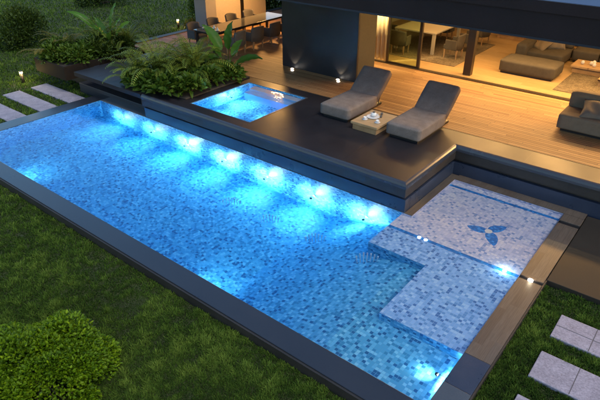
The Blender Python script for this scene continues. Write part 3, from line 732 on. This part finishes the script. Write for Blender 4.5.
# indoor dining
FZ = H + .011
tag(box('rug', 'rug', None, 4.6, 8.3, 12.35, 16.0, FZ, FZ+.012), 'mottled brown rug under the indoor dining table', 'rug', 'rugs inside the house')
t = thing('dining_table', 'pale indoor dining table on the brown rug behind the glass', 'table', (6.35, 14.1, FZ+.013))
box('tabletop', 'tabletop', t, -.85, .78, -.95, 1.3, .715, .765, .006)
for x in (-.78, .70):
    for y in (-.88, 1.22): box('leg', 'tabletop', t, x-.05, x+.05, y-.05, y+.05, 0, .714)
ic = [((7.75, 13.4), 90, 'taupe chair at the right side of the indoor dining table nearest the post'), ((7.75, 14.6), 90, 'taupe chair behind the first at the right side of the indoor table'), ((6.0, 12.75), 6, 'taupe chair seen through the green tinted glass at the table front'), ((6.35, 15.6), 180, 'taupe chair behind the indoor dining table'), ((4.95, 13.7), -90, 'taupe chair at the left side of the indoor dining table'), ((7.75, 15.8), 80, 'taupe chair standing behind the dark post at the rug edge')]
c0 = None
for (x, y), rz, lab in ic:
    if c0 is None: c0 = tub_chair('dining_chair', lab, (x, y, FZ+.012), R(rz), 'taupe', 'chairs round the indoor dining table')
    else: dup(c0, (x, y, FZ+.012), R(rz), lab)
# sofa group
def sofa_block(name, label, x0, x1, y0, y1, hgt, back=None, m='taupe', legs=True):
    t = thing(name, label, 'sofa', ((x0+x1)/2, y0, FZ)); cx = (x0+x1)/2
    box('base', 'black', t, x0-cx+.06, x1-cx-.06, .06, y1-y0-.06, 0, .06)
    soft('seat', m, t, x0-cx, x1-cx, 0, y1-y0, .06, hgt, .025, .05)
    for bx in back or (): soft('backrest', m, t, bx[0]-cx, bx[1]-cx, bx[2]-y0, bx[3]-y0, bx[4], bx[5], .03, .07)
    return t
sofa_block('ottoman', 'long low taupe daybed block in front of the sofa, nearest the sill', 9.66, 11.38, 12.70, 13.72, .42)
sofa_block('sofa', 'taupe corner sofa section with arm block behind the daybed', 9.62, 11.12, 14.35, 15.9, .40, [(9.62, 9.98, 14.2, 15.3, .0+.06, .62), (9.99, 11.1, 15.5, 15.9, .40, .66)])
sofa_block('sofa', 'wide taupe sofa section along the back, right of the corner', 11.16, 12.0, 15.4, 16.6, .42, [(11.2, 12.0, 16.3, 16.6, .42, .72)])
sofa_block('sofa', 'taupe sofa section at the right edge of the living room behind the coffee table', 12.03, 14.2, 15.4, 16.6, .42, [(12.05, 14.1, 16.3, 16.6, .42, .72)])
for lab, p, rz, rx, m_ in (('light beige cushion leaning on the corner sofa back', (10.62, 15.25, .60), 25, 50, 'cushion'), ('dark taupe cushion slumped by the sofa arm block', (10.25, 14.95, .52), -35, 35, 'taupe2'), ('dark taupe cushion at the back of the right sofa section', (12.9, 16.15, .60), 5, 55, 'taupe2')):
    o = pillow('cushion', m_, None, Matrix.Rotation(R(rz), 4, 'Z') @ Matrix.Rotation(R(rx), 4, 'X'), .62, .5, .16); o.location = (p[0], p[1], FZ+p[2]); tag(o, lab, 'cushion', 'cushions on the sofa')
tag(box('rug', 'rug', None, 11.6, 15.6, 12.0, 14.9, FZ, FZ+.012), 'mottled brown rug in front of the coffee table in the living room', 'rug', 'rugs inside the house')
t = thing('coffee_table', 'low light wood coffee table on the living room rug', 'table', (12.4, 14.5, FZ+.012))
box('tabletop', 'oak', t, -.92, 1.2, -.4, .5, .17, .23, .006); box('base', 'oak_leg', t, -.86, 1.14, -.34, .44, 0, .169)
t = thing('low_table', 'small wooden block table at the right edge of the rug', 'table', (12.95, 13.4, FZ+.012)); box('tabletop', 'oak', t, -.42, .5, -.3, .3, .16, .22, .006); box('base', 'oak_leg', t, -.38, .46, -.26, .26, 0, .159)
for i, (x, y) in enumerate(((11.75, 14.45), (12.0, 14.5), (12.12, 14.35), (12.05, 14.65))):
    o = B().lathe([(.03, 0), (.055, .03), (.06, .08), (.035, .11), (.03, .12)], 16).done('jar', 'white', None, True); o.location = (x, y, FZ+.243)
    tag(o, ('white bowl jar apart at the left on the coffee table', 'white jar in the middle of the coffee table cluster', 'white jar at the front of the coffee table cluster', 'white jar at the back of the coffee table cluster')[i], 'jar', 'white jars on the coffee table')
t = thing('low_table', 'low wooden bench platform on the floor behind the dining area', 'bench', (8.4, 17.5, FZ)); box('top', 'oak', t, -.55, .6, -.35, .5, .14, .22, .008); box('base', 'oak_leg', t, -.5, .55, -.3, .45, 0, .139)
t = thing('sideboard', 'long low wooden sideboard behind the corner sofa', 'sideboard', (10.3, 17.9, FZ)); box('top', 'oak', t, -1.0, 1.6, -.25, .4, .40, .46, .006); box('body', 'oak_leg', t, -.98, 1.58, -.23, .38, .04, .399); box('plinth', 'black', t, -.9, 1.5, -.2, .35, 0, .039)

# ================================================================== GARDEN
PZ = -.145; PZR = -.05; GR = -.11
def paver(i, x0, x1, y0, y1, side, lab):
    PZ = PZR if side == 'right' else -.145
    b = B().box(x0, x1, y0, y1, G-.05, PZ, .012, 2); o = b.done('stepping_stone', 'paver'); 
    tag(o, lab, 'stepping stone', f'stepping stones in the {side} lawn'); return o
for i, (y0, y1) in enumerate(((3.60, 4.20), (2.61, 3.21), (1.57, 2.17), (.56, 1.16))):
    paver(i, -3.44, -.94, y0, y1, 'left', ('first long lavender grey stepping stone, nearest the planter', 'second long stepping stone counting from the planter', 'third long stepping stone counting from the planter, cut by the photo edge', 'fourth long stepping stone counting from the planter')[i])
for i, (y0, y1) in enumerate(((2.45, 3.06), (1.44, 2.05), (.42, 1.03), (-.6, .0))):
    nm = ('first grey stone stepping slab, nearest the brown stone path', 'second grey stone stepping slab from the brown stone path', 'third grey stone stepping slab from the brown stone path at the bottom edge', 'fourth grey stone stepping slab from the brown stone path')[i]
    o = paver(i, 14.60, 17.6, y0, y1, 'right', nm)
# joints on right pavers: thin dark grooves as parts
    for gx in (15.15, 16.1, 16.9): box('joint', 'joint', o, gx-.006, gx+.006, y0+.01, y1-.01, PZR, PZR+.002)
    if i == 0: box('joint', 'joint', o, 14.61, 17.5, 2.745, 2.757, PZR, PZR+.0025)

def bollard(x, y, z, lab):
    t = thing('bollard_light', lab, 'bollard light', (x, y, z), 0, 'bollard lights in the lawn')
    B().cyl((0, 0, 0), (0, 0, .40), .055, n=20).done('post', 'alu', t, True)
    B().cyl((0, 0, .401), (0, 0, .45), .05, n=20).done('lamp', 'lamp_on', t, True)
    B().cyl((0, 0, .451), (0, 0, .475), .062, n=20).done('cap', 'alu', t, True)
    for a in range(3):
        lamp('POINT', 'glow', (.11*math.cos(a*2.1), .11*math.sin(a*2.1), .42), 2.2, (1, .72, .24), t, .03)
    return t
bollard(-4.15, 3.72, G, 'small lit bollard light on the grass beside the left stepping stones')
bollard(-6.5, 12.9, G, 'small lit bollard light on the grass beyond the timber deck')

# planters
t = thing('planter', 'dark brown raised planter box full of shrubs left of the terrace', 'planter', (0, 0, 0))
for x0, x1, y0, y1 in ((-3.62, -1.72, 4.06, 4.12), (-3.62, -1.72, 7.04, 7.10), (-3.62, -3.56, 4.12, 7.04), (-1.78, -1.72, 4.12, 7.04)): box('side_panel', 'corten', t, x0, x1, y0, y1, .32, .78, .004)
box('base', 'dark_face', t, -3.2, -1.8, 5.0, 7.0, G-.05, .45); box('soil', 'soil', t, -3.56, -1.78, 4.12, 7.04, .45, .66)
t2 = thing('planting_bed', 'dark soil planting bed in the terrace beside the plunge pool', 'planting bed', (0, 0, 0)); box('soil', 'soil', t2, 1.15, 3.75, 4.6, 7.25, H, H+.05, .02)

# planter shrubs
for i, (x, y, r) in enumerate(((-3.1, 4.75, .62), (-2.3, 4.9, .60), (-3.0, 5.6, .62), (-2.25, 5.75, .60), (-2.9, 6.5, .62), (-2.2, 6.6, .55))):
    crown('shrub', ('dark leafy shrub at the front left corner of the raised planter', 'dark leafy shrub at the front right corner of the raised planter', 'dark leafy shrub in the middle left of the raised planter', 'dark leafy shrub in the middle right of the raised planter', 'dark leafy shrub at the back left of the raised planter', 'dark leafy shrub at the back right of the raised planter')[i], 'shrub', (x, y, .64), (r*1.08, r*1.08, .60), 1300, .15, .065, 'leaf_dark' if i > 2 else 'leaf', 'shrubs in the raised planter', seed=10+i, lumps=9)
fern('fern', 'golden green fern at the left end of the raised planter', (-3.45, 5.3, .66), M['leaf_gold'], 24, 1.35, 30, 'ferns in the raised planter', .14)
fern('fern', 'golden green fern at the far left back of the raised planter', (-3.4, 4.5, .66), M['leaf_gold'], 18, 1.05, 31, 'ferns in the raised planter', .12)
fern('fern', 'olive fern in the back middle of the raised planter', (-2.9, 6.3, .9), M['leaf_fern'], 24, 1.5, 32, 'ferns in the raised planter', .15)
fern('fern', 'olive fern at the back right end of the raised planter', (-2.1, 6.9, .8), M['leaf_fern'], 24, 1.4, 33, 'ferns in the raised planter', .15)
big_leaf_plant('banana_plant', 'tall plant with upright bright green leaves in the raised planter', 'plant', (-2.35, 6.35, .66), [(38, .80, 12, 1.1, .24, -40), (40, .7, 38, .8, .22, -40), (215, .95, 44, 1.2, .22, 45), (250, .6, 25, .6, .22, 30), (330, .6, 40, .65, .22, -30), (200, .6, 20, .8, .22, 40), (20, .8, 28, .7, .2, -40)], 'leaf_big')
# bed by the plunge pool
bed = [(1.55, 4.85, .52), (2.2, 4.75, .55), (2.9, 4.72, .55), (3.45, 5.0, .46), (1.7, 5.6, .5), (2.5, 5.6, .55), (3.3, 5.75, .5), (2.0, 6.4, .5), (2.8, 6.5, .52), (3.4, 6.6, .46)]
wh = ('at the front left corner', 'front row, second from left', 'front row, third from left', 'at the front right corner', 'at the left edge', 'in the centre', 'at the right edge', 'at the back left', 'at the back middle', 'at the back right corner')
for i, (x, y, r) in enumerate(bed):
    crown('hosta', 'broad leaved plant ' + wh[i] + ' of the bed beside the plunge pool', 'plant', (x, y, H+.03), (r, r, .42), 420, .21, .11, 'leaf', 'broad leaved plants in the terrace bed', seed=50+i, lumps=8, up=.8)
fern('fern', 'large feathery fern at the left of the terrace bed', (1.75, 5.3, H+.1), M['leaf_fern'], 34, 1.65, 40, 'ferns in the terrace bed', .19)
fern('fern', 'feathery fern arching over the terrace at the far left of the bed', (1.4, 4.7, H+.05), M['leaf_fern'], 22, 1.3, 41, 'ferns in the terrace bed', .16)
fern('fern', 'feathery fern in the middle back of the terrace bed', (2.3, 6.2, H+.1), M['leaf_fern'], 34, 1.7, 42, 'ferns in the terrace bed', .19)
fern('fern', 'feathery fern at the right of the terrace bed', (2.75, 5.75, H+.1), M['leaf_fern'], 28, 1.4, 43, 'ferns in the terrace bed', .16)
big_leaf_plant('bird_of_paradise', 'tall plant with large paddle leaves in front of the outdoor table', 'plant', (3.1, 6.95, H+.05), [(215, .80, 24, .95, .33, 55), (40, .80, 5, .88, .34, -50), (35, .45, 62, .90, .26, -35), (350, .50, 35, .6, .28, -40), (215, .45, 52, .6, .24, 50), (235, .6, 32, .6, .2, 40), (60, .6, 26, .6, .26, -40)], 'leaf_big')

# lawn shrubs and trees
crown('bush', 'large bright green leafy bush at the front left of the lawn', 'bush', (9.30, -2.95, G), (1.06, .92, .80), 34000, .050, .030, 'leaf_bright', seed=3, lumps=44, lr0=.16)
crown('bush', 'dark round bush at the far left edge of the lawn', 'bush', (-9.6, 6.6, G), (1.5, 1.3, 1.5), 6000, .12, .06, 'leaf_dark', seed=4, lumps=26)
crown('bush', 'dark bush at the top of the lawn beyond the planter', 'bush', (-14.8, 14.2, G), (1.6, 1.3, 1.0), 3500, .13, .07, 'leaf_dark', seed=5, lumps=18)
crown('bush', 'tall leafy bush beside the grey column of the patio', 'bush', (-5.6, 14.6, G), (1.2, 1.2, 2.6), 7000, .15, .07, 'leaf', seed=6, lumps=30)
crown('bush', 'leafy bush seen in the gap beyond the patio columns', 'bush', (-4.6, 17.6, G), (1.6, 1.4, 2.4), 5000, .16, .08, 'leaf', seed=8, lumps=24)
crown('bush', 'low yellow green plant lit by the bollard light beyond the deck', 'bush', (-5.6, 13.3, G), (.8, .6, .45), 900, .14, .06, 'leaf_gold', seed=9, lumps=9)

# ---- lawn blades
def lawn(n):
    c = np.array(CAM); f = np.array(fwd); r = norm(np.cross(f, [0, 0, 1.])); u = np.cross(r, f); F_ = 538.86
    # sample in the image (with margin) so that density follows distance, then drop onto the lawn
    px = rng.uniform(-90, 700, n*2); py = rng.uniform(-30, 470, n*2)
    # sample world-area mix: jittered by projecting to ground
    d = f[None] + r[None]*((px-300)/F_)[:, None] - u[None]*((py-200)/F_)[:, None]
    t = (G-c[2])/d[:, 2]; P = c + d*t[:, None]; dist = np.linalg.norm(P-c, axis=1)
    x, y = P[:, 0], P[:, 1]
    bad = (dist > 45) | (d[:, 2] > -.02)
    def rect(a, b_, c_, e): return (x > a) & (x < b_) & (y > c_) & (y < e)
    bad |= rect(-.56, L+.44, -.46, 4.63) | rect(-1.80, 40, 4.42, 60) | rect(-2.87, 40, 7.2, 60) | rect(L+.4, 40, 3.73, 60) | rect(-3.3, -1.7, 5.0, 7.0)
    for y0, y1 in ((3.60, 4.20), (2.61, 3.21), (1.57, 2.17), (.56, 1.16)): bad |= rect(-3.45, -.93, y0, y1)
    for y0, y1 in ((2.45, 3.06), (1.44, 2.05), (.42, 1.03), (-.6, .0)): bad |= rect(14.59, 17.6, y0, y1)
    P = P[~bad]; dist = dist[~bad]; m = len(P)
    P[(P[:, 0] > L+.43), 2] = -.11
    k = dist/9.0
    hgt = (.030+.028*rng.random(m))*(.75+.25*k); wd = (.0065+.004*rng.random(m))*k
    # clumps: patches of taller, lighter and of darker grass
    s = np.zeros(m)
    for fx, fy, a in ((1.3, .7, 1), (-.9, 1.9, .9), (3.1, -2.3, .8), (4.7, 3.9, .7), (-7.1, 5.3, .6), (9, 8, .5), (-13, 11, .5), (21, -17, .4)):
        s += a*np.sin(P[:, 0]*fx+P[:, 1]*fy+a*7)
    def vnoise(sc_, seed):
        g = np.random.default_rng(seed).random((256, 256)); q = P[:, :2]/sc_; i = np.floor(q).astype(int); f_ = q-i; f_ = f_*f_*(3-2*f_)
        a = g[i[:, 0] % 256, i[:, 1] % 256]; b_ = g[(i[:, 0]+1) % 256, i[:, 1] % 256]; c_ = g[i[:, 0] % 256, (i[:, 1]+1) % 256]; d_ = g[(i[:, 0]+1) % 256, (i[:, 1]+1) % 256]
        return (a*(1-f_[:, 0])+b_*f_[:, 0])*(1-f_[:, 1])+(c_*(1-f_[:, 0])+d_*f_[:, 0])*f_[:, 1] - .5
    n1, n2, n3 = vnoise(.11, 1), vnoise(.30, 2), vnoise(.9, 3)
    sh = np.clip(.40+.03*s+.75*n1+.5*n2+.3*n3+rng.normal(0, .17, m), 0, 1); hgt *= np.clip(1+.10*s+1.3*n1+.5*n2, .35, 2)
    az = rng.uniform(0, 2*np.pi, m); ln = hgt*rng.uniform(.2, 1.1, m)
    lean = np.stack([np.cos(az)*ln, np.sin(az)*ln, hgt], 1)
    az2 = rng.uniform(0, 2*np.pi, m); S = np.stack([np.cos(az2)*wd, np.sin(az2)*wd, np.zeros(m)], 1)*.5
    mid = P+lean*.55+np.array([0, 0, 1])*hgt[:, None]*.12
    V = np.stack([P-S, P+S, mid+S*.8, mid-S*.8, P+lean], 1).reshape(-1, 3); o = np.arange(m)[:, None]*5
    Fc = (o[:, None]+np.array([[0, 1, 2], [0, 2, 3], [3, 2, 4]])[None]).reshape(-1, 3)
    return V, Fc, np.repeat(sh, 3)
V, Fc, sh = lawn(520000)
tag(rawmesh('grass', V, Fc, 'grass', None, sh), 'short uneven green lawn around the pool', 'grass', kind='stuff')
